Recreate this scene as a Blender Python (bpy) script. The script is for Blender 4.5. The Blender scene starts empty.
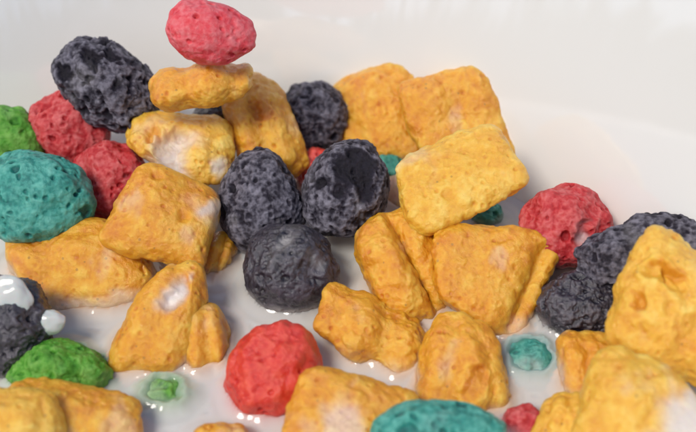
import bpy, bmesh, math, random
import numpy as np
from mathutils import Vector, Matrix
from mathutils.bvhtree import BVHTree

# ------------------------------------------------------------------ basics
# All lengths below are written in centimetres and scaled to metres by CM.
CM = 0.01
scene = bpy.context.scene
COL = scene.collection

def tag(o, label=None, cat=None, group=None, kind=None):
    if label: o['label'] = label
    if cat: o['category'] = cat
    if group: o['group'] = group
    if kind: o['kind'] = kind
    return o

# ------------------------------------------------------------------ camera frame (cm)
EL = math.radians(43.0)          # the camera looks down by this much
DIST = 16.0
FPX = 1160.0                     # focal length in photo pixels (696 wide)
CAM = np.array([0.0, -DIST*math.cos(EL), DIST*math.sin(EL)])
FWD = np.array([0.0, math.cos(EL), -math.sin(EL)])
RGT = np.array([1.0, 0, 0])
UPV = np.array([0.0, math.sin(EL), math.cos(EL)])

def at(px, py, z):
    """point at height z (cm above the milk) seen at photo pixel px,py, and its depth"""
    d = FWD + RGT*(px-348)/FPX + UPV*(216-py)/FPX
    t = (z-CAM[2])/d[2]
    return CAM + d*t, t

# ------------------------------------------------------------------ numpy noise
def _hash(ix, iy, iz, s):
    h = (ix.astype(np.int64)*374761393 + iy.astype(np.int64)*668265263 + iz.astype(np.int64)*2147483647 + s*1274126177) & 0xFFFFFFFF
    h = ((h ^ (h >> 13))*1274126177) & 0xFFFFFFFF
    h = ((h ^ (h >> 16))*2246822519) & 0xFFFFFFFF
    return (h ^ (h >> 15)) & 0xFFFFFFFF

def perlin(p, s=0):
    i = np.floor(p); f = p - i; i = i.astype(np.int64)
    u = f*f*f*(f*(f*6-15)+10)
    def g(dx, dy, dz):
        h = _hash(i[:,0]+dx, i[:,1]+dy, i[:,2]+dz, s)
        a = (h & 0x3FF)/1023.0*2-1; b = ((h >> 10) & 0x3FF)/1023.0*2-1; c = ((h >> 20) & 0x3FF)/1023.0*2-1
        return a*(f[:,0]-dx)+b*(f[:,1]-dy)+c*(f[:,2]-dz)
    def L(a, b, t): return a+(b-a)*t
    x00 = L(g(0,0,0), g(1,0,0), u[:,0]); x10 = L(g(0,1,0), g(1,1,0), u[:,0])
    x01 = L(g(0,0,1), g(1,0,1), u[:,0]); x11 = L(g(0,1,1), g(1,1,1), u[:,0])
    return L(L(x00, x10, u[:,1]), L(x01, x11, u[:,1]), u[:,2])*1.3

def fbm(p, s=0, o=3, g=0.5):
    r = 0; a = 1.0
    for k in range(o):
        r = r + a*perlin(p*(2.03**k), s+k*17); a *= g
    return r

def worley(p, s=0):
    """distance to nearest feature point and a random value for that cell"""
    i = np.floor(p).astype(np.int64); best = np.full(len(p), 9.0); rv = np.zeros(len(p))
    for dx in (-1,0,1):
        for dy in (-1,0,1):
            for dz in (-1,0,1):
                c = i + np.array([dx,dy,dz]); h = _hash(c[:,0], c[:,1], c[:,2], s)
                fp = c + np.stack([(h&0x3FF)/1023.0, ((h>>10)&0x3FF)/1023.0, ((h>>20)&0x3FF)/1023.0], 1)
                d = np.sqrt(((fp-p)**2).sum(1)); m = d < best
                best[m] = d[m]; rv[m] = (((h>>5)*7919 & 0xFFFF)/65535.0)[m]
    return best, rv

def sstep(a, b, x):
    t = np.clip((x-a)/(b-a), 0, 1); return t*t*(3-2*t)

# ------------------------------------------------------------------ sphere meshes
_ico = {}
def ico(level):
    if level not in _ico:
        bm = bmesh.new(); bmesh.ops.create_icosphere(bm, subdivisions=level, radius=1.0)
        v = np.array([x.co[:] for x in bm.verts]); f = np.array([[q.index for q in t.verts] for t in bm.faces])
        bm.free(); v /= np.linalg.norm(v, axis=1)[:,None]
        _ico[level] = (v, f)
    return _ico[level]

def normals(v, f):
    n = np.cross(v[f[:,1]]-v[f[:,0]], v[f[:,2]]-v[f[:,0]]); r = np.zeros_like(v)
    for k in range(3):
        for c in range(3):
            r[:,c] += np.bincount(f[:,k], weights=n[:,c], minlength=len(v))
    return r/np.maximum(np.linalg.norm(r, axis=1), 1e-12)[:,None]

def mesh_obj(name, v, f, mat, attrs=None, loc=None, smooth=True):
    me = bpy.data.meshes.new(name)
    k = f.shape[1]
    me.vertices.add(len(v)); me.vertices.foreach_set('co', (v*CM).astype(np.float32).ravel())
    me.loops.add(f.size); me.loops.foreach_set('vertex_index', f.astype(np.int32).ravel())
    me.polygons.add(len(f)); me.polygons.foreach_set('loop_start', np.arange(0, f.size, k, dtype=np.int32))
    me.polygons.foreach_set('loop_total', np.full(len(f), k, dtype=np.int32))
    me.polygons.foreach_set('use_smooth', np.full(len(f), smooth))
    for an, av in (attrs or {}).items():
        a = me.attributes.new(an, 'FLOAT', 'POINT'); a.data.foreach_set('value', av.astype(np.float32))
    me.update(calc_edges=True); me.validate()
    me.materials.append(mat)
    o = bpy.data.objects.new(name, me); COL.objects.link(o)
    if loc is not None: o.location = Vector(loc)*CM
    return o

# ------------------------------------------------------------------ materials
def nodes_of(name):
    m = bpy.data.materials.new(name); m.use_nodes = True
    nt = m.node_tree; nt.nodes.clear()
    out = nt.nodes.new('ShaderNodeOutputMaterial'); b = nt.nodes.new('ShaderNodeBsdfPrincipled')
    nt.links.new(b.outputs[0], out.inputs[0])
    return m, nt, b

def N(nt, t, **kw):
    n = nt.nodes.new(t)
    for k, v in kw.items():
        if k.startswith('i_'):
            key = k[2:]; n.inputs[int(key) if key.isdigit() else key].default_value = v
        else: setattr(n, k, v)
    return n

def ramp(nt, src, stops):
    r = nt.nodes.new('ShaderNodeValToRGB'); e = r.color_ramp.elements
    while len(e) < len(stops): e.new(0.5)
    for q, (p, c) in zip(e, stops):
        q.position = p; q.color = (*c, 1) if len(c) == 3 else c
    nt.links.new(src, r.inputs[0]); return r.outputs[0]

def mixc(nt, fac, a, b, mode='MIX'):
    m = nt.nodes.new('ShaderNodeMix'); m.data_type = 'RGBA'; m.blend_type = mode
    for sock, v in ((m.inputs[0], fac), (m.inputs[6], a), (m.inputs[7], b)):
        if isinstance(v, (int, float)): sock.default_value = v
        elif isinstance(v, tuple): sock.default_value = (*v, 1)
        else: nt.links.new(v, sock)
    return m.outputs[2]

def math_(nt, op, a, b=None, clamp=False):
    m = nt.nodes.new('ShaderNodeMath'); m.operation = op; m.use_clamp = clamp
    for s, v in ((m.inputs[0], a), (m.inputs[1], b)):
        if v is None: continue
        if isinstance(v, (int, float)): s.default_value = v
        else: nt.links.new(v, s)
    return m.outputs[0]

MILKC = (0.68, 0.64, 0.62)

def cereal_mat(name, deep, mid, pale, rough=0.5, sss=0.25, dust=None, dustamt=0.0, bump=0.35, fine=900, fleck=None, spec=0.4, gloss=0.0):
    m, nt, b = nodes_of(name)
    L = nt.links.new
    geo = N(nt, 'ShaderNodeNewGeometry')
    tc = N(nt, 'ShaderNodeTexCoord')
    P = tc.outputs['Object']
    hg = N(nt, 'ShaderNodeAttribute', attribute_name='relief').outputs['Fac']
    film = N(nt, 'ShaderNodeAttribute', attribute_name='film').outputs['Fac']
    n1 = N(nt, 'ShaderNodeTexNoise', i_Scale=130.0, i_Detail=6.0, i_Roughness=0.65); L(P, n1.inputs['Vector'])
    n2 = N(nt, 'ShaderNodeTexNoise', i_Scale=480.0, i_Detail=5.0, i_Roughness=0.7); L(P, n2.inputs['Vector'])
    n3 = N(nt, 'ShaderNodeTexNoise', i_Scale=float(fine), i_Detail=6.0, i_Roughness=0.75); L(P, n3.inputs['Vector'])
    n4 = N(nt, 'ShaderNodeTexNoise', i_Scale=float(fine)*2.6, i_Detail=4.0, i_Roughness=0.8); L(P, n4.inputs['Vector'])
    v1 = N(nt, 'ShaderNodeTexVoronoi', i_Scale=float(fine)*1.1, i_Randomness=1.0); L(P, v1.inputs['Vector'])
    # base colour: cloudy mottling, richer in the pores
    f = math_(nt, 'ADD', math_(nt, 'MULTIPLY', n1.outputs['Fac'], 0.55), math_(nt, 'ADD', math_(nt, 'MULTIPLY', n2.outputs['Fac'], 0.55), 0.04))
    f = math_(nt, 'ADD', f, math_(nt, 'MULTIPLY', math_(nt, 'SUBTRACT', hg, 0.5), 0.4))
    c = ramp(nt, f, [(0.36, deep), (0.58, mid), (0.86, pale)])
    if fleck:
        vf = N(nt, 'ShaderNodeTexVoronoi', i_Scale=1100.0, i_Randomness=1.0); L(P, vf.inputs['Vector'])
        sel = N(nt, 'ShaderNodeSeparateColor'); L(vf.outputs['Color'], sel.inputs[0])
        spot = math_(nt, 'MULTIPLY', math_(nt, 'LESS_THAN', vf.outputs['Distance'], 0.2), math_(nt, 'GREATER_THAN', sel.outputs[0], 0.9))
        c = mixc(nt, math_(nt, 'MULTIPLY', spot, 0.55), c, fleck)
    if dust:
        d = math_(nt, 'ADD', math_(nt, 'MULTIPLY', hg, 0.9), math_(nt, 'MULTIPLY', n3.outputs['Fac'], 0.7))
        d = math_(nt, 'ADD', d, math_(nt, 'MULTIPLY', n2.outputs['Fac'], 0.5))
        dm = N(nt, 'ShaderNodeMapRange'); dm.interpolation_type = 'SMOOTHSTEP'
        L(d, dm.inputs[0]); dm.inputs[1].default_value = 0.90; dm.inputs[2].default_value = 1.50
        dm.inputs[4].default_value = dustamt
        dry = math_(nt, 'SUBTRACT', 1.0, math_(nt, 'MULTIPLY', film, 1.5), True)
        c = mixc(nt, math_(nt, 'MULTIPLY', dm.outputs[0], dry), c, dust)
    c = mixc(nt, film, c, MILKC)
    L(c, b.inputs['Base Color'])
    r = math_(nt, 'ADD', rough-0.12, math_(nt, 'MULTIPLY', n2.outputs['Fac'], 0.28))
    r = math_(nt, 'SUBTRACT', r, math_(nt, 'MULTIPLY', film, 0.25), True)
    L(r, b.inputs['Roughness'])
    b.inputs['Specular IOR Level'].default_value = spec
    b.inputs['Subsurface Weight'].default_value = sss
    b.inputs['Subsurface Radius'].default_value = (1.0, 0.55, 0.25)
    b.inputs['Subsurface Scale'].default_value = 0.0022
    if gloss:
        b.inputs['Coat Weight'].default_value = gloss; b.inputs['Coat Roughness'].default_value = 0.13
    # relief
    h = math_(nt, 'ADD', math_(nt, 'MULTIPLY', n3.outputs['Fac'], 1.0), math_(nt, 'MULTIPLY', n4.outputs['Fac'], 0.5))
    h = math_(nt, 'ADD', h, math_(nt, 'MULTIPLY', math_(nt, 'MINIMUM', v1.outputs['Distance'], 0.45), 0.7))
    h = math_(nt, 'MULTIPLY', h, math_(nt, 'SUBTRACT', 1.0, math_(nt, 'MULTIPLY', film, 0.85)))
    bp = N(nt, 'ShaderNodeBump', i_Strength=bump, i_Distance=0.0006); L(h, bp.inputs['Height'])
    L(bp.outputs[0], b.inputs['Normal']); L(bp.outputs[0], b.inputs['Coat Normal'])
    return m

M = {}
M['gold'] = cereal_mat('golden_corn', (0.65, 0.20, 0.005), (0.79, 0.36, 0.014), (0.89, 0.58, 0.085), rough=0.40, sss=0.5, bump=0.5, fine=1100, fleck=(0.35, 0.16, 0.03), spec=0.5, gloss=0.6)
M['pale_gold'] = cereal_mat('pale_corn', (0.73, 0.31, 0.014), (0.84, 0.47, 0.042), (0.91, 0.67, 0.16), rough=0.42, sss=0.5, bump=0.5, fine=1050, fleck=(0.35, 0.16, 0.03), spec=0.5, gloss=0.5)
M['dark'] = cereal_mat('dark_berry', (0.007, 0.005, 0.010), (0.018, 0.014, 0.025), (0.05, 0.042, 0.06), rough=0.6, sss=0.0, dust=(0.31, 0.295, 0.35), dustamt=0.75, bump=0.6, fine=1100, spec=0.35)
M['wetdark'] = cereal_mat('wet_dark_berry', (0.006, 0.005, 0.010), (0.015, 0.012, 0.021), (0.04, 0.032, 0.046), rough=0.36, sss=0.0, dust=(0.17, 0.155, 0.185), dustamt=0.35, bump=0.4, fine=900, spec=0.6, gloss=0.4)
M['red'] = cereal_mat('red_berry', (0.34, 0.012, 0.016), (0.50, 0.022, 0.028), (0.62, 0.07, 0.07), rough=0.5, sss=0.45, dust=(0.72, 0.24, 0.23), dustamt=0.5, bump=0.45, fine=1000)
M['pink'] = cereal_mat('dusty_red_berry', (0.62, 0.03, 0.04), (0.74, 0.065, 0.085), (0.8, 0.16, 0.18), rough=0.5, sss=0.3, dust=(0.82, 0.27, 0.28), dustamt=0.5, bump=0.5, fine=900)
M['scarlet'] = cereal_mat('scarlet_berry', (0.50, 0.010, 0.005), (0.66, 0.022, 0.010), (0.76, 0.08, 0.035), rough=0.32, sss=0.5, gloss=0.3, dust=(0.8, 0.15, 0.08), dustamt=0.25, bump=0.45, fine=900, spec=0.55)
M['teal'] = cereal_mat('teal_berry', (0.008, 0.11, 0.10), (0.022, 0.26, 0.21), (0.08, 0.42, 0.33), rough=0.42, sss=0.3, gloss=0.15, dust=(0.2, 0.55, 0.46), dustamt=0.5, bump=0.5, fine=900)
M['green'] = cereal_mat('green_berry', (0.022, 0.13, 0.006), (0.075, 0.31, 0.018), (0.18, 0.48, 0.05), rough=0.45, sss=0.2, dust=(0.3, 0.5, 0.16), dustamt=0.35, bump=0.6, fine=800)

# bowl: glazed white stoneware
m, nt, b = nodes_of('white_glaze')
tc = N(nt, 'ShaderNodeTexCoord')
n1 = N(nt, 'ShaderNodeTexNoise', i_Scale=14.0, i_Detail=3.0); nt.links.new(tc.outputs['Object'], n1.inputs['Vector'])
nt.links.new(ramp(nt, n1.outputs['Fac'], [(0.3, (0.79, 0.785, 0.74)), (0.7, (0.80, 0.795, 0.755))]), b.inputs['Base Color'])
b.inputs['Roughness'].default_value = 0.42
b.inputs['Coat Weight'].default_value = 1.0; b.inputs['Coat Roughness'].default_value = 0.03; b.inputs['Coat IOR'].default_value = 1.9
n2 = N(nt, 'ShaderNodeTexNoise', i_Scale=55.0, i_Detail=2.0); nt.links.new(tc.outputs['Object'], n2.inputs['Vector'])
bp = N(nt, 'ShaderNodeBump', i_Strength=0.05, i_Distance=0.0005); nt.links.new(n2.outputs['Fac'], bp.inputs['Height'])
nt.links.new(bp.outputs[0], b.inputs['Normal']); nt.links.new(bp.outputs[0], b.inputs['Coat Normal'])
M['glaze'] = m

# milk
m, nt, b = nodes_of('milk')
b.inputs['Base Color'].default_value = (0.42, 0.385, 0.355, 1)
b.inputs['Roughness'].default_value = 0.06
b.inputs['Subsurface Weight'].default_value = 0.6
b.inputs['Subsurface Radius'].default_value = (1.0, 0.8, 0.6)
b.inputs['Subsurface Scale'].default_value = 0.0015
b.inputs['Specular IOR Level'].default_value = 0.5
# light showing through thin milk is painted: nearby piece's colour mixed into base colour
cv = N(nt, 'ShaderNodeAttribute', attribute_name='cover'); tn = N(nt, 'ShaderNodeAttribute', attribute_name='piece_tint')
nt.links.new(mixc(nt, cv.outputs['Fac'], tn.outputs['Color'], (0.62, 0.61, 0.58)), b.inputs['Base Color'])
M['milk'] = m
m, nt, b = nodes_of('thick_milk')
b.inputs['Base Color'].default_value = (0.56, 0.58, 0.55, 1); b.inputs['Roughness'].default_value = 0.12
b.inputs['Subsurface Weight'].default_value = 0.5; b.inputs['Subsurface Scale'].default_value = 0.001
M['drop'] = m

m, nt, b = nodes_of('table_wood')
tc = N(nt, 'ShaderNodeTexCoord'); mp = N(nt, 'ShaderNodeMapping'); mp.inputs['Scale'].default_value = (4, 60, 4)
nt.links.new(tc.outputs['Object'], mp.inputs[0])
n1 = N(nt, 'ShaderNodeTexNoise', i_Scale=2.0, i_Detail=8.0); nt.links.new(mp.outputs[0], n1.inputs['Vector'])
nt.links.new(ramp(nt, n1.outputs['Fac'], [(0.3, (0.16, 0.09, 0.045)), (0.7, (0.28, 0.17, 0.09))]), b.inputs['Base Color'])
b.inputs['Roughness'].default_value = 0.5
M['wood'] = m

# ------------------------------------------------------------------ bowl, table
BC = np.array([-2.8, -5.2])      # bowl axis
def spline(pts, n):
    p = np.array(pts, float); p = np.vstack([2*p[0]-p[1], p, 2*p[-1]-p[-2]]); out = []
    for i in range(1, len(p)-2):
        for t in np.linspace(0, 1, n, endpoint=False):
            a, b_, c, d = p[i-1], p[i], p[i+1], p[i+2]
            out.append(0.5*((2*b_)+(-a+c)*t+(2*a-5*b_+4*c-d)*t*t+(-a+3*b_-3*c+d)*t**3))
    out.append(p[-2]); return np.array(out)
inner = [(0.02,-2.75),(2.5,-2.7),(4.6,-2.45),(6.2,-1.95),(7.0,-1.05),(7.5,0.0),(8.0,1.08),(8.52,2.2),(9.03,3.3)]
outer = [(9.2,3.52),(9.38,3.48),(9.4,3.27),(8.92,2.2),(8.40,1.05),(7.85,-0.15),(7.1,-1.6),(5.2,-2.6),(4.4,-2.95),(4.2,-3.3),(4.0,-3.36),(3.8,-3.3),(3.7,-3.1),(2.0,-3.08),(0.02,-3.08)]
prof = spline(inner+outer, 8)
SEG = 192
ang = np.linspace(0, 2*math.pi, SEG, endpoint=False)
bv = np.zeros((len(prof)*SEG, 3))
for i, (r, z) in enumerate(prof):
    bv[i*SEG:(i+1)*SEG] = np.stack([r*np.cos(ang), r*np.sin(ang), np.full(SEG, z)], 1)
bf = []
for i in range(len(prof)-1):
    for j in range(SEG):
        a = i*SEG+j; b2 = i*SEG+(j+1) % SEG
        bf.append((a, b2, b2+SEG, a+SEG))
bv[:,2] += 3.36
bowl = mesh_obj('cereal_bowl', bv, np.array(bf), M['glaze'], loc=(BC[0], BC[1], -3.36))
tag(bowl, 'glossy white ceramic bowl holding the milk and all the cereal pieces', 'bowl')

bm = bmesh.new(); bmesh.ops.create_cube(bm, size=1.0)
for v in bm.verts: v.co = Vector((v.co.x*1.2, v.co.y*0.8, v.co.z*0.03))
bmesh.ops.bevel(bm, geom=bm.edges[:], offset=0.004, segments=3, affect='EDGES')
me = bpy.data.meshes.new('table_top'); bm.to_mesh(me); bm.free(); me.materials.append(M['wood'])
tb = bpy.data.objects.new('table_top', me); COL.objects.link(tb); tb.location = (0, 0.0, -0.0336-0.0151)
tag(tb, kind='structure')

# ------------------------------------------------------------------ cereal pieces
def frame_rot(roll, pitch, yaw):
    """object axes from the view: x right, y up, z toward the viewer; then roll in the view, pitch / yaw out of it"""
    base = np.stack([RGT, UPV, -FWD], 1)
    R = Matrix.Rotation(math.radians(roll), 3, 'Z') @ Matrix.Rotation(math.radians(pitch), 3, 'X') @ Matrix.Rotation(math.radians(yaw), 3, 'Y')
    return base @ np.array(R)

def shape_puff(d, half, p):
    v = d.copy(); s = p['seed']
    lump = fbm(d*1.6+s*3.1, s, 2)
    v *= (1+p.get('lump', 0.16)*lump)[:,None]
    if 'taper' in p:
        tx, ty = p['taper']; k = 1+tx*d[:,0]; v[:,1] *= k; v[:,2] *= k; k = 1+ty*d[:,1]; v[:,0] *= k; v[:,2] *= k
    return v*half

def shape_pillow(d, half, p):
    s = p['seed']; n = p.get('sq', 4.4); mm = p.get('mm', 2.3)
    a = np.abs(d)
    r = ((a[:,0]**n+a[:,1]**n)**(mm/n)+a[:,2]**mm)**(-1/mm)
    v = d*r[:,None]
    x, y, z = v[:,0].copy(), v[:,1].copy(), v[:,2].copy()
    z = z*(1-p.get('crimp', 0.35)*np.abs(y)**3)
    if p.get('ridge', 0.1):
        rr = np.cos(x*p.get('rf', 8.0)+s+0.9*perlin(v*1.3+s, s))
        z = z+p.get('ridge', 0.1)*rr*np.sign(z)*np.minimum(np.abs(z)*2, 1)*(1-0.5*np.abs(y)**2)
        y = y*(1+p.get('wav', 0.02)*np.cos(x*p.get('rf', 8.0)*1.1+s))
    for side, depth, w in p.get('open', []):          # open tube ends: +1/-1 in x
        t = sstep(0.35, 0.95, side*x)*np.exp(-(z/w)**2)*(1-sstep(0.55, 0.95, np.abs(y)))
        x = x-side*depth*t
    if 'groove' in p:                                 # a crease running along y
        gx, gw, gd = p['groove']
        u = x-gx-p.get('gslope', 0)*y; z = z-gd*np.exp(-(u/gw)**2)*np.clip(z*3, 0, 1)*(1-sstep(0.55, 0.95, np.abs(y)))+p.get('gstep', 0)*(1-sstep(-gw, gw*0.3, u))*sstep(0, 0.3, z)
    if 'tilt' in p: z = z+p['tilt'][0]*x+p['tilt'][1]*y
    if 'taper' in p:
        tx, ty = p['taper']; x = x*(1+ty*y); y = y*(1+tx*x)
    if 'shear' in p: x = x+p['shear']*y
    if 'skew' in p: y = y+p['skew']*x
    if 'bend' in p: z = z-p['bend']*x*x
    if 'bendy' in p: z = z-p['bendy']*y*y*half[1]/half[2]
    if 'twist' in p:
        t = p['twist']*x; y, z = y*np.cos(t)-z*np.sin(t)*half[2]/half[1], y*np.sin(t)*half[1]/half[2]+z*np.cos(t)
    v = np.stack([x, y, z], 1)
    v *= (1+p.get('lump', 0.05)*fbm(v*1.3+s*2.7, s+5, 2))[:,None]
    if 'quad' in p:                                   # corners of the pillow's outline, in its own plane
        q = p['quad']; x = v[:,0]; y = v[:,1]
        a, b_ = (1-x)/2, (1+x)/2; c, d_ = (1-y)/2, (1+y)/2
        xy = (a*d_)[:,None]*q[0]+(b_*d_)[:,None]*q[1]+(b_*c)[:,None]*q[2]+(a*c)[:,None]*q[3]
        v = np.stack([xy[:,0], xy[:,1], v[:,2]], 1)
    return v*half

PIECES = []
def piece(name, kind, mat, px, py, hw, hh, z, depth=None, roll=0, pitch=0, yaw=0, seed=1, lvl=7, label='', group='', cat='cereal piece', **p):
    """hw, hh: half size in photo pixels across the piece; depth: half thickness toward the viewer"""
    c, dd = at(px, py, z)
    k = dd/FPX
    if depth is None: depth = 0.9*min(hw, hh)
    half = np.array([hw, hh, depth])*k
    p = dict(p); p['seed'] = seed
    d, f = ico(lvl)
    v = (shape_puff if kind == 'puff' else shape_pillow)(d, half, p)
    # local relief, in cm
    q = v+seed*7.3
    nrm = normals(v, f)
    front = nrm[:,2] > 0.15
    def anchor(ux, uy):                                # the vertex of the upper face over a place given in -1..1
        if 'quad' in p:
            q4 = p['quad']; t = (((1-ux)*q4[0]+(1+ux)*q4[1])*(1+uy)+((1-ux)*q4[3]+(1+ux)*q4[2])*(1-uy))/4*k
        else: t = np.array([ux, uy])*half[:2]
        dd2 = ((v[:,:2]-t)**2).sum(1)+np.where(front, 0, 1e3)
        return int(np.argmin(dd2))
    vw = v+0.16*np.stack([fbm(q*2.6, 51, 3), fbm(q*2.6, 52, 3), fbm(q*2.6, 53, 3)], 1)   # wandering outlines
    dent_i = [anchor(e[0], e[1]) for e in p.get('dents', [])]
    spl_i = [anchor(e[0], e[1]) for e in p.get('splash', [])]
    for (ux, uy, uz, rad, dep), ai in zip(p.get('dents', []), dent_i):   # one-off hollows
        cpt = v[ai].copy()
        # irregular outline
        dist = np.linalg.norm(vw-cpt, axis=1)*(1+0.4*perlin(q*3.0, seed+3)+0.2*perlin(q*8, seed+3))
        v = v-(nrm[ai]*0.75+nrm*0.25)*(dep*sstep(rad, rad*0.3, dist))[:,None]
    rough = p.get('rough', 1.0)
    if mat in ('gold', 'pale_gold'):
        big = np.abs(perlin(q*1.7, seed))*0.07+perlin(q*0.9, seed+2)*0.05
        bl = np.abs(perlin(q*4.2, seed+1))+0.5*np.abs(perlin(q*8.5, seed+4))
        fn = fbm(q*15, seed+6, 2)
        w, rv = worley(q*2.6, seed); pit = sstep(0.30, 0.05, w)*(rv > 0.9)
        w2, rv2 = worley(q*9.0, seed+3); pore = sstep(0.36, 0.12, w2)*(rv2 > 0.72)
        disp = big+0.032*bl*rough+0.012*fbm(q*6.5, seed+12, 2)*rough+0.009*fn*rough+0.020*fbm((q@frame_rot(0, 0, 12).T)*np.array([1.3, 5.5, 4.0]), seed+13, 2)*rough-0.05*pit-0.016*pore
        rel = 0.5+0.35*(bl-0.35)+0.2*fn-0.35*pit-0.35*pore
    else:
        big = perlin(q*1.6, seed)*0.06+np.abs(perlin(q*2.4, seed+9))*0.025*rough
        mid = fbm(q*5.5, seed+1, 3, 0.6)
        fn = fbm(q*17, seed+6, 2)
        dens = p.get('pits', 0.5)
        qw = q+0.07*np.stack([perlin(q*4.5, 5), perlin(q*4.5, 6), perlin(q*4.5, 7)], 1)
        w, rv = worley(qw*3.6, seed); rad = 0.16+0.24*(rv/max(dens, 0.01))
        pit = sstep(rad, rad*0.45, w)*(rv < dens)
        w2, rv2 = worley(qw*7.5, seed+8); pit2 = sstep(0.36, 0.12, w2)*(rv2 < dens)
        crag = sstep(0.12, 0.62, fbm(q*np.array([3.4, 4.2, 3.8])+9, seed+21, 3, 0.6))
        cr = p.get('crag', 0.45 if 'dark' in mat else 0.2)
        disp = big+(0.012 if 'dark' in mat else 0.009)*mid*rough+(0.015 if 'dark' in mat else 0.008)*fn*rough-(0.05*pit+(0.026 if 'dark' in mat else 0.036)*pit2)*p.get('pitd', 0.9)-0.065*cr*crag
        rel = 0.60+0.2*mid+0.30*fn-0.5*pit-0.4*pit2-0.55*min(cr, 1)*crag
    pool = np.zeros(len(v))
    for (ux, uy, uz, rad, amt), ai in zip(p.get('splash', []), spl_i):
        dist = np.linalg.norm(vw-v[ai], axis=1)*(1+0.5*fbm(q*2.5, seed+31, 2))
        pool = np.maximum(pool, amt*sstep(rad*1.25, rad*0.25, dist)**1.3)
    v = v+nrm*(disp*(1-0.85*pool)+0.02*pool)[:,None]
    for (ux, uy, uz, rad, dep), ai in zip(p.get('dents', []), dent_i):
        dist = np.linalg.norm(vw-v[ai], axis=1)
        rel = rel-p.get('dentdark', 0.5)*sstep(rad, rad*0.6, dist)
    R = frame_rot(roll, pitch, yaw)
    wv = v@R.T+c
    # milk film: near the milk line, plus splashes given in unit-shape coordinates
    nz = fbm(wv*2.2, 77, 3)
    line = p.get('wet', 0.22)
    sub = line+0.02-wv[:,2]-0.14*nz
    film = 0.5*sstep(0.0, 0.22, sub)**1.2
    film = np.maximum(film, pool)
    # thin streaks left by milk running over the surface
    st = p.get('streak', 0.22 if 'gold' in mat else 0.08)
    film = np.maximum(film, st*sstep(0.30, 0.75, fbm(wv*np.array([2.2, 1.6, 1.2])+seed, seed+40, 3)))
    o = mesh_obj(name, wv-c, f, M[mat], {'relief': np.clip(rel, 0, 1), 'film': np.clip(film, 0, 1)}, loc=c)
    tag(o, label, cat, group or None)
    PIECES.append((o, wv, f, name))
    return o

GO, GD, GR, GT, GG = 'golden corn pillows', 'dark purple berry puffs', 'red berry puffs', 'teal berry puffs', 'green berry puffs'
def gold(*a, mat='gold', **k): return piece('corn_pillow', 'pillow', mat, *a, group=GO, cat='corn pillow', **k)
def puff(col, *a, **k):
    g = {'dark': GD, 'wetdark': GD, 'red': GR, 'pink': GR, 'scarlet': GR, 'teal': GT, 'green': GG}[col]
    return piece('berry_puff', 'puff', col, *a, group=g, cat='berry puff', **k)

def gq(c4, z, depth, mat='gold', **k):
    """golden pillow from the four corners of its outline (top left, top right, bottom right, bottom left)"""
    c4 = np.array(c4, float); cx, cy = c4.mean(0)
    q = (c4-[cx, cy])*[1, -1]*1.10
    return piece('corn_pillow', 'pillow', mat, cx, cy, 1, 1, z, depth=depth, quad=q, group=GO, cat='corn pillow', **k)

# ---- far side, left
puff('pink', 211, 32, 45, 32, 2.55, roll=-12, seed=3, taper=(-0.12, 0), pits=0.35, rough=0.45, lump=0.08, wet=-1,
     label='pinkish red berry puff perched on top of a golden log, highest of all')
gq([(155,72),(246,62),(246,100),(158,113)], 1.75, 26, sq=3.2, tilt=(0,-0.3), seed=5, ridge=0.12, rf=6.5, wav=0.08, wet=-1, streak=0.2,
     label='log-shaped golden piece lying right under the topmost red puff')
puff('dark', 109, 87, 57, 40, 1.35, roll=-38, seed=8, pits=0.4, rough=1.2, lump=0.16, crag=1.2, wet=-1,
     label='large rough dark puff leaning on the white bowl wall, upper left')
puff('red', 70, 128, 40, 37, 0.75, seed=11, rough=1.2, pits=0.4,
     label='red puff tucked between the large upper left dark puff and the teal puff')
puff('green', 8, 137, 36, 29, 0.75, seed=14, roll=-30, lvl=6, label='green puff cut by the left edge above the large teal puff')
puff('teal', 34, 199, 60, 48, 0.75, seed=17, roll=-6, pits=0.5, rough=0.75, lump=0.1,
     label='large pitted teal puff at the left edge')
puff('red', 112, 184, 36, 43, 0.45, seed=20, rough=1.1, pits=0.4,
     label='dull red puff squeezed between the large teal puff and a golden pillow')
gq([(132,113),(224,117),(228,187),(138,158)], 0.95, 24, sq=3.0, tilt=(0,-0.6), seed=23, mat='pale_gold', ridge=0.05, lump=0.14, wet=-1,
     dents=[(-0.1, -0.15, 0.9, 0.33, 0.14), (-0.55, 0.25, 0.8, 0.2, 0.12)], splash=[(-0.1, -0.3, 0.9, 0.42, 0.85), (0.75, -0.5, 0.6, 0.2, 0.7)], dentdark=0.2,
     label='golden piece with a white milk puddle in its hollow, below the golden log')
puff('wetdark', 218, 116, 24, 21, 0.75, seed=26, lvl=6, wet=-1, label='small dark puff mostly hidden behind golden pieces below the golden log')
gq([(221,86),(272,78),(314,172),(243,168)], 0.85, 24, sq=3.5, tilt=(-0.3,-0.3), seed=29, ridge=0.12, rf=7, wav=0.05, skewed=0, wet=-1, dents=[(0.1, 0.3, 0.9, 0.22, 0.05)],
     label='upright golden piece left of the far dark puff, behind the two dark centre puffs')
puff('dark', 313, 114, 36, 35, 0.55, seed=32, rough=0.9, wet=0.15, pits=0.35, label='round dark puff at the far side against the pale bowl wall')
puff('scarlet', 317, 172, 22, 24, 0.2, seed=35, lvl=6, label='bit of red puff peeking out between the two grey-dusted centre puffs')
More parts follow.
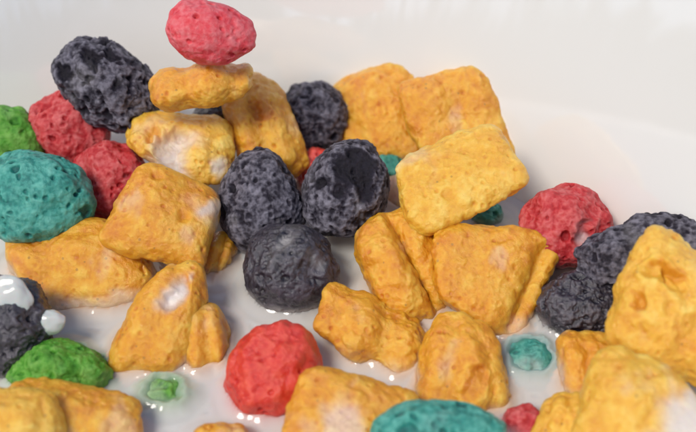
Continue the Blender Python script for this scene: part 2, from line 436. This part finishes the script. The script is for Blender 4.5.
# ---- far side, right
gq([(334,86),(414,60),(432,154),(350,155)], 0.55, 20, tilt=(0.2,-0.5), sq=7, mm=3.4, crimp=0.1, wav=0, lump=0.03, groove=(0.1,0.2,0.0), seed=38, ridge=0.08, rf=5, bend=0.5, wet=0.3,
     label='golden pillow at the far side just right of the round dark puff')
gq([(399,87),(491,65),(516,162),(424,156)], 0.85, 19, tilt=(-0.5,-0.3), seed=41, sq=7, mm=4, crimp=0.05, wav=0, lump=0.03, ridge=0.05, rf=7, wet=0.1,
     label='square golden pillow leaning on the bare white wall, farthest right of the back row')
puff('teal', 388, 168, 17, 16, 0.15, seed=44, lvl=6, label='sliver of teal puff showing beside the broken dark puff')
gq([(385,180),(425,178),(425,225),(390,222)], -0.02, 18, seed=47, lvl=6, wet=0.9, label='milk-covered pale golden piece right of the broken dark puff')
gq([(398,162),(490,126),(523,184),(419,234)], 1.15, 17, tilt=(-0.2,-0.8), sq=7, mm=3.6, wav=0.0, seed=50, mat='pale_gold', ridge=0.05, rf=6, lump=0.06, wet=-1, crimp=0.15, label='pale golden slab lying on top of two pillows right of the centre')
puff('teal', 489, 214, 16, 14, 0.15, seed=53, lvl=6, label='sliver of teal puff behind the pale golden slab')
# ---- centre
puff('dark', 260, 201, 43, 53, 0.55, roll=8, seed=56, pits=0.5, rough=0.8, lump=0.06, taper=(0, -0.12), label='grey-dusted dark puff, left of the two that touch in the centre')
puff('dark', 347, 189, 42, 52, 0.75, roll=-24, seed=59, pits=0.6, rough=0.9, lump=0.06, taper=(0, -0.08), dents=[(0.15, 0.4, 0.85, 0.34, 0.08), (0.4, 0.1, 0.9, 0.2, 0.05)], dentdark=0.6,
     label='grey-dusted dark puff with a broken hollow top')
puff('wetdark', 290, 270, 47, 47, 0.3, seed=62, pits=0.25, rough=0.7, lump=0.08, dents=[(-0.1, 0.65, 0.7, 0.22, 0.06), (0.5, 0.1, 0.85, 0.2, 0.06), (-0.6, 0.2, 0.8, 0.2, 0.05)],
     dentdark=0.0, splash=[(-0.1, 0.65, 0.75, 0.16, 0.3), (0.5, 0.1, 0.85, 0.14, 0.25)], label='wet round dark puff in the milk below the two dusted centre puffs')
gq([(352,230),(426,204),(448,312),(388,320)], 0.3, 30, gslope=-0.3, gstep=0.45, tilt=(-0.1,-0.3), seed=65, ridge=0.03, sq=3.4, groove=(0.2, 0.14, 0.42), lump=0.06,
     label='golden pillow with a deep lengthwise crease, right of the wet dark puff')
gq([(438,226),(563,238),(508,340),(438,294)], 0.4, 27, tilt=(-0.2,-0.5), sq=7, mm=4.5, crimp=0.05, wav=0, lump=0.04, seed=68, ridge=0.04, rf=5, groove=(0.72, 0.13, 0.40), bend=0.1, label='fat golden pillow with an open curled end facing the red puff')
gq([(334,281),(432,334),(412,392),(317,332)], 0.14, 27, tilt=(0,-0.4), seed=71, ridge=0.16, rf=7.5, sq=3.4, wav=0.08, lump=0.10, wet=0.15,
     label='knobbly golden piece lying diagonally in the milk below the creased pillow')
gq([(434,319),(486,324),(508,412),(414,412)], 0.2, 28, tilt=(0.1,-0.5), seed=74, ridge=0.12, rf=7, sq=4.2, dents=[(0.2, -0.2, 0.9, 0.2, 0.07)],
     label='golden piece tapering upward, just above the bottom teal puff')
# ---- left, in the milk
gq([(143,164),(218,196),(204,270),(103,242)], 0.75, 25, tilt=(-0.1,-0.6), sq=5.5, mm=2.9, seed=77, ridge=0.06, rf=5, open=[], wet=0.3, rough=0.7, splash=[(0.9, 0.5, 0.6, 0.3, 0.7)],
     label='square golden pillow just right of the dull red puff, under the milk-puddle piece')
gq([(0,240),(110,220),(162,284),(68,340)], 0.14, 30, tilt=(0,-0.3), seed=80, ridge=0.05, rf=5, rough=0.7, wet=0.3, sq=4, mm=2.8,
     label='wide milk-soaked golden pillow below the large teal puff')
gq([(212,232),(237,240),(219,295),(196,288)], 0.0, 20, seed=83, lvl=6, wet=0.2, sq=2.5, label='thin golden sliver surfacing in the milk left of the wet dark puff')
gq([(158,268),(206,270),(194,366),(104,378)], 0.28, 32, tilt=(-0.1,-0.3), seed=86, ridge=0.06, rf=5, sq=3.6, mm=2.8, rough=0.7, wet=0.2,
     dents=[(0.1, 0.55, 0.75, 0.24, 0.08)], splash=[(-0.1, 0.5, 0.8, 0.26, 0.85), (0.5, 0.75, 0.5, 0.14, 0.5)], dentdark=0.1,
     label='teardrop golden piece with a milk-filled dent, standing in the open milk')
gq([(176,306),(224,304),(232,374),(180,386)], 0.05, 30, seed=89, lvl=6, wet=0.15, sq=2.5, rough=0.6, label='half-sunk golden lump touching the right side of the teardrop piece')
puff('wetdark', 6, 326, 48, 50, 0.4, seed=92, rough=1.3, pits=0.5, label='dark puff at the left edge carrying two white milk drops')
puff('green', 60, 371, 49, 31, 0.12, depth=42, seed=95, rough=1.4, wet=0.15, pits=0.4, label='crumbly green puff half under milk at the lower left')
puff('green', 167, 404, 28, 26, -0.17, seed=98, lvl=6, wet=0.16, label='small green puff nearly sunk in the milk below the teardrop piece')
gq([(14,377),(139,402),(133,446),(8,442)], 0.3, 30, tilt=(0,-0.4), seed=101, mat='gold', ridge=0.05, rf=5, wet=0.1, label='golden slab at the bottom left in front of the crumbly green puff')
gq([(-22,390),(46,393),(64,448),(-20,450)], 0.65, 28, tilt=(0,-0.3), seed=104, mat='pale_gold', ridge=0.04, sq=2.8, wet=0.0, label='rounded golden piece in the bottom left corner')
gq([(200,426),(244,426),(250,452),(195,452)], 0.15, 18, seed=107, lvl=6, label='golden tip peeking over the bottom edge below the scarlet puff')
puff('scarlet', 274, 371, 47, 52, 0.25, roll=-25, seed=110, rough=0.7, pits=0.3, taper=(0, -0.08), wet=0.12,
     label='shiny scarlet puff in the milk at the lower centre')
gq([(310,373),(413,396),(400,452),(280,452)], 0.35, 26, tilt=(0,-0.7), sq=6, mm=3.2, crimp=0.1, seed=113, mat='gold', ridge=0.05, rf=5, wet=0.1, splash=[(-0.2, -0.1, 0.9, 0.3, 0.5)],
     label='golden pillow at the bottom edge right of the scarlet puff')
puff('teal', 438, 432, 68, 32, 0.55, seed=116, rough=0.6, pits=0.3, lump=0.1, label='teal puff cut by the bottom edge')
puff('teal', 528, 370, 29, 29, -0.17, seed=119, lvl=6, wet=0.16, label='small teal puff nearly sunk in the milk')
puff('red', 523, 424, 24, 20, 0.1, seed=122, lvl=6, label='dark red puff peeking at the bottom edge right of the teal puff')
# ---- right
puff('red', 565, 227, 45, 41, 0.6, seed=125, rough=1.2, pits=0.35, lump=0.16, dents=[(0.35, -0.2, 0.9, 0.22, 0.13)], splash=[(0.3, -0.25, 0.9, 0.2, 0.55)],
     label='red puff resting on the white wall at the right, milk in its dent')
puff('dark', 650, 254, 72, 38, 0.75, roll=8, seed=128, rough=1.1, pits=0.6, label='long grey dark puff reaching the right edge')
puff('wetdark', 580, 308, 44, 36, 0.2, seed=131, rough=1.2, pits=0.5, label='black puff under the long grey dark puff, beside the big golden chunk')
gq([(650,232),(712,256),(722,396),(600,334)], 1.05, 38, tilt=(0,-0.3), seed=134, mat='pale_gold', sq=3.4, ridge=0.08, rf=5, lump=0.14, wet=-1, streak=0.15,
     dents=[(-0.55, 0.35, 0.85, 0.18, 0.17), (-0.2, 0.35, 0.95, 0.17, 0.15), (-0.7, -0.1, 0.6, 0.16, 0.10), (0.3, -0.3, 0.6, 0.25, 0.05)],
     label='big pale golden chunk with holes at the right edge')
gq([(561,337),(619,338),(612,402),(565,400)], 0.1, 22, tilt=(0,-0.5), seed=137, lvl=6, wet=0.3, label='small golden piece between the sunk teal puff and the big golden chunk')
gq([(606,351),(668,366),(735,455),(572,455)], 0.85, 34, tilt=(0,-0.5), seed=140, mat='pale_gold', splash=[(0.5, -0.25, 0.9, 0.5, 0.9)], sq=3.6, ridge=0.07, rf=5, wet=-1, streak=0.2,
     label='large golden piece in the bottom right corner')
gq([(555,399),(592,397),(592,442),(528,442)], 0.25, 20, tilt=(0,-0.5), seed=143, lvl=6, mat='pale_gold', label='small golden piece at the bottom edge left of the corner piece')

# ------------------------------------------------------------------ milk surface, rising a little where it wets the cereal
allv, allf, off = [], [], 0
tri_col = []
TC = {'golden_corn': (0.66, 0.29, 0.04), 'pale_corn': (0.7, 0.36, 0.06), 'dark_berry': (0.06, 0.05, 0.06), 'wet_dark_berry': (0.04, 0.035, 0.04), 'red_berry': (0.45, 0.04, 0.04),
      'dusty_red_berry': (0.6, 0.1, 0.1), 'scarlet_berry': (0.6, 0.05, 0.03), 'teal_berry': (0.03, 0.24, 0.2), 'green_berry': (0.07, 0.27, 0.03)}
for o, wv, f, n in PIECES:
    # thin the data: only triangles near the milk line matter
    zz = wv[:,2][f]; keep = (zz.min(1) < 0.4) & (zz.max(1) > -1.0)
    ff = f[keep]; used, inv = np.unique(ff, return_inverse=True)
    if len(used) == 0: continue
    tri_col += [TC[o.data.materials[0].name]]*len(ff); allv.append(wv[used]); allf.append(inv.reshape(-1, 3)+off); off += len(used)
bvh = BVHTree.FromPolygons(np.vstack(allv).tolist(), np.vstack(allf).tolist())
gx = np.arange(-7.4, 6.0, 0.033); gy = np.arange(-5.6, 3.0, 0.033)
nr, na = 7.48, 0
X, Y = np.meshgrid(gx, gy); gp = np.stack([X.ravel(), Y.ravel(), np.zeros(X.size)], 1)
waves = lambda q: 0.020*perlin(q*np.array([0.55, 0.7, 1]), 3)+0.005*perlin(q*np.array([1.7, 1.9, 1]), 5)
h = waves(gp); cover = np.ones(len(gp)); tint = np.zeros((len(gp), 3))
DN = Vector((0, 0, -1))
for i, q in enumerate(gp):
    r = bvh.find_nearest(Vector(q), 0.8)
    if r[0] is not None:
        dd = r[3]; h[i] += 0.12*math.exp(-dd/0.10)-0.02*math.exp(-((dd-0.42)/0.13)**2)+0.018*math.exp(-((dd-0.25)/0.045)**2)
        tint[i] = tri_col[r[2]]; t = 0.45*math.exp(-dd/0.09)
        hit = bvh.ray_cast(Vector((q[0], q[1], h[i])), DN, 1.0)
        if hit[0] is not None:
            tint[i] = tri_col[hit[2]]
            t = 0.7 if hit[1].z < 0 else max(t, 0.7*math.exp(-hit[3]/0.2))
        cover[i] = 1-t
inside = np.hypot(gp[:,0]-BC[0], gp[:,1]-BC[1]) < 7.6
gp[:,2] = h
rr = np.hypot(gp[:,0]-BC[0], gp[:,1]-BC[1])
gp[:,2] += 0.08*np.exp(-np.maximum(7.5-rr, 0)/0.12)
ny, nx = X.shape
I = np.arange(ny*nx).reshape(ny, nx)
quads = np.stack([I[:-1,:-1], I[:-1,1:], I[1:,1:], I[1:,:-1]], -1).reshape(-1, 4)
quads = quads[inside[quads].all(1)]
# the rest of the round milk surface (nearer the viewer than the frame) as a coarser sheet
rest = []
rv_, rf_ = [], []
cells = {}
step = 0.4
for iy, y in enumerate(np.arange(-12.8, -5.55, step)):
    for ix, x in enumerate(np.arange(-10.4, 5.2, step)):
        if math.hypot(x+step/2-BC[0], y+step/2-BC[1]) < 7.35: cells[(ix, iy)] = (x, y)
vid = {}
def gv(ix, iy):
    if (ix, iy) not in vid:
        x = -10.4+ix*step; y = min(-12.8+iy*step, -5.6)
        dx, dy = x-BC[0], y-BC[1]; r = math.hypot(dx, dy)
        if r > 7.5: dx *= 7.5/r; dy *= 7.5/r
        vid[(ix, iy)] = len(rv_); rv_.append((dx+BC[0], dy+BC[1], 0.0))
    return vid[(ix, iy)]
for (ix, iy) in cells: rf_.append((gv(ix, iy), gv(ix+1, iy), gv(ix+1, iy+1), gv(ix, iy+1)))
rvn = np.array(rv_); base = len(gp)
# left flank strip (x < -7.4) joins the fine grid
quads = np.vstack([quads, np.array(rf_)+base])
verts = np.vstack([gp, rvn])
ys = np.arange(-5.6, 2.4, 0.2); lf_v = []; lf = []
b0 = len(verts)
for y in ys:
    w = math.sqrt(max(7.55**2-(y-BC[1])**2, 0)); xl = min(BC[0]-w, -7.4)
    lf_v += [(xl, y, 0.0), (-7.4, y, 0.0)]
for k in range(len(ys)-1): lf.append((b0+2*k, b0+2*k+1, b0+2*k+3, b0+2*k+2))
verts = np.vstack([verts, np.array(lf_v)]); quads = np.vstack([quads, np.array(lf)])
used, inv = np.unique(quads, return_inverse=True)
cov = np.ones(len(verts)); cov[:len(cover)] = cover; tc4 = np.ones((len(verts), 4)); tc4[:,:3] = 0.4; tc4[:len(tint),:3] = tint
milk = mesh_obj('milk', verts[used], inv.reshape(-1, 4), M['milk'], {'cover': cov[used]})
ca = milk.data.attributes.new('piece_tint', 'FLOAT_COLOR', 'POINT'); ca.data.foreach_set('color', tc4[used].astype(np.float32).ravel())
tag(milk, 'white milk pooled in the bowl between and around the cereal pieces', 'milk', kind='stuff')

# milk drops on the dark puff at the left edge
def drop(px, py, z, rx, ry, rz, label, seed):
    c, dd = at(px, py, z); k = dd/FPX
    d, f = ico(5); v = d*(1+0.22*fbm(d*0.9+seed, seed, 2))[:,None]
    v = v*np.array([rx, ry, rz])*k
    o = mesh_obj('milk_drop', v@frame_rot(10, 0, 0).T, f, M['drop'], loc=c)
    tag(o, label, 'milk drop', 'milk drops on the dark puff')
drop(11, 297, 0.90, 21, 22, 9, 'larger white milk drop on the dark puff at the left edge', 1)
drop(47, 323, 0.55, 18, 13, 9, 'smaller white milk drop clinging to the right side of the left dark puff', 2)

# ------------------------------------------------------------------ light
SUN_EL, SUN_AZ = math.radians(56), math.radians(226)    # azimuth clockwise from +Y
w = bpy.data.worlds.new('World'); scene.world = w; w.use_nodes = True
nt = w.node_tree; bg = nt.nodes['Background']
sky = nt.nodes.new('ShaderNodeTexSky'); sky.sky_type = 'NISHITA'; sky.sun_disc = False
sky.sun_elevation = SUN_EL; sky.sun_rotation = SUN_AZ
sky.air_density = 1.0; sky.dust_density = 2.0; sky.ozone_density = 1.0
nt.links.new(sky.outputs[0], bg.inputs[0]); bg.inputs[1].default_value = 0.13
ld = bpy.data.lights.new('sun', 'SUN'); ld.energy = 2.2; ld.angle = math.radians(20); ld.color = (1.0, 0.945, 0.86)
lo = bpy.data.objects.new('sun', ld); COL.objects.link(lo)
sd = Vector((math.sin(SUN_AZ)*math.cos(SUN_EL), math.cos(SUN_AZ)*math.cos(SUN_EL), math.sin(SUN_EL)))
lo.rotation_euler = (-sd).to_track_quat('-Z', 'Y').to_euler(); lo.location = sd*1.0

# ------------------------------------------------------------------ the trees behind the viewer, which the glazed wall mirrors
m, nt, b = nodes_of('bark'); b.inputs['Base Color'].default_value = (0.10, 0.075, 0.05, 1); b.inputs['Roughness'].default_value = 0.9
tc = N(nt, 'ShaderNodeTexCoord'); n1 = N(nt, 'ShaderNodeTexNoise', i_Scale=6.0, i_Detail=8.0); nt.links.new(tc.outputs['Object'], n1.inputs['Vector'])
nt.links.new(ramp(nt, n1.outputs['Fac'], [(0.3, (0.06, 0.045, 0.03)), (0.7, (0.15, 0.12, 0.09))]), b.inputs['Base Color']); M['bark'] = m
m, nt, b = nodes_of('foliage'); b.inputs['Roughness'].default_value = 0.7
tc = N(nt, 'ShaderNodeTexCoord'); n1 = N(nt, 'ShaderNodeTexNoise', i_Scale=1.5, i_Detail=6.0); nt.links.new(tc.outputs['Object'], n1.inputs['Vector'])
nt.links.new(ramp(nt, n1.outputs['Fac'], [(0.3, (0.035, 0.06, 0.02)), (0.7, (0.08, 0.12, 0.04))]), b.inputs['Base Color']); M['leaf'] = m
rng = np.random.default_rng(4)
def leaf_cloud(cs, rad, n, size):
    """n small leaf faces scattered through ellipsoids; centimetres"""
    k = rng.integers(0, len(cs), n); d = rng.normal(size=(n, 3)); d /= np.linalg.norm(d, axis=1)[:,None]
    p = np.array(cs)[k]+d*np.array(rad)*(rng.random(n)**0.4)[:,None]
    a = rng.normal(size=(n, 3)); a /= np.linalg.norm(a, axis=1)[:,None]; c = np.cross(a, rng.normal(size=(n, 3))); c /= np.linalg.norm(c, axis=1)[:,None]
    v = np.stack([p-a*size, p+c*size*0.4, p+a*size, p-c*size*0.4], 1).reshape(-1, 3)
    return v, np.arange(4*n).reshape(n, 4)
GZ = -75.0                                             # the ground under the table
def tree(x, y, h, r, label):
    e = bpy.data.objects.new('tree', None); COL.objects.link(e); e.location = Vector((x, y, GZ))*CM
    tag(e, label, 'tree', 'trees beyond the near side of the bowl')
    zs = np.linspace(0, h, 12); t = np.linspace(0, 2*math.pi, 14, endpoint=False); v = []
    for i, zz in enumerate(zs):
        rr = r*(1.3-0.6*i/11)*(1+0.15*math.sin(i*2.1+x)); ox = 8*math.sin(i*0.5+x)
        v.append(np.stack([rr*np.cos(t)+ox, rr*np.sin(t), np.full(14, zz)], 1))
    f = np.array([(i*14+j, i*14+(j+1) % 14, (i+1)*14+(j+1) % 14, (i+1)*14+j) for i in range(11) for j in range(14)])
    o = mesh_obj('trunk', np.vstack(v), f, M['bark']); o.parent = e
    v, f = leaf_cloud([(ox+dx, dy, h+dz) for dx, dy, dz in ((0, 0, 40), (-90, 20, 0), (90, -20, 10), (0, 60, 90))], (130, 130, 80), 2500, 16)
    o = mesh_obj('crown', v, f, M['leaf'], smooth=False); o.parent = e
for az, D, h, r, lb in ((-35, 1500, 900, 11, 'slender dark tree mirrored in the top of the bowl wall, leftmost of the five'), (-39, 1450, 900, 15, 'thick dark tree mirrored in the top of the bowl wall, second from left'),
                        (-44.5, 1600, 950, 9, 'thin dark tree mirrored in the top of the bowl wall, third from left'), (-48.5, 1500, 900, 17, 'thick dark tree mirrored in the top of the bowl wall, fourth from left'),
                        (-74, 1500, 900, 13, 'dark tree mirrored alone at the right of the bowl wall top')):
    tree(D*math.sin(math.radians(az)), -D*math.cos(math.radians(az)), h, r, lb)
cs = []
for az in np.arange(-110, 40, 1.6):
    el = np.interp(az, [-110, -80, -72, -50, -35, -29, -24, 40], [10, 11.3, 12.2, 14.2, 14.2, 14.6, 18, 18])+0.35*math.sin(az*0.9)+0.25*math.sin(az*2.3)
    cs.append((1700*math.sin(math.radians(az)), -1700*math.cos(math.radians(az)), 1700*math.tan(math.radians(el))-230))
v, f = leaf_cloud(cs, (60, 60, 240), 60000, 26)
hd = mesh_obj('hedge', v, f, M['leaf'], smooth=False); tag(hd, 'low dark mass of bushes mirrored under the trees in the bowl wall', 'bushes', kind='stuff')
gd = mesh_obj('ground', np.array([(-6000, -6000, GZ), (6000, -6000, GZ), (6000, 6000, GZ), (-6000, 6000, GZ)], float), np.array([[0, 1, 2, 3]]), M['leaf']); tag(gd, kind='structure')

# ------------------------------------------------------------------ camera
cd = bpy.data.cameras.new('camera'); co = bpy.data.objects.new('camera', cd); COL.objects.link(co)
cd.sensor_width = 36; cd.lens = FPX/696*36; cd.clip_start = 0.01; cd.clip_end = 500
co.location = Vector(CAM)*CM
co.rotation_euler = (math.pi/2-EL, 0, 0)
cd.dof.use_dof = True; cd.dof.focus_distance = (DIST-1.3)*CM; cd.dof.aperture_fstop = 22
scene.camera = co

scene.render.engine = 'CYCLES'
scene.view_settings.view_transform = 'Standard'; scene.view_settings.look = 'None'
scene.view_settings.exposure = 0.07; scene.view_settings.gamma = 1.0
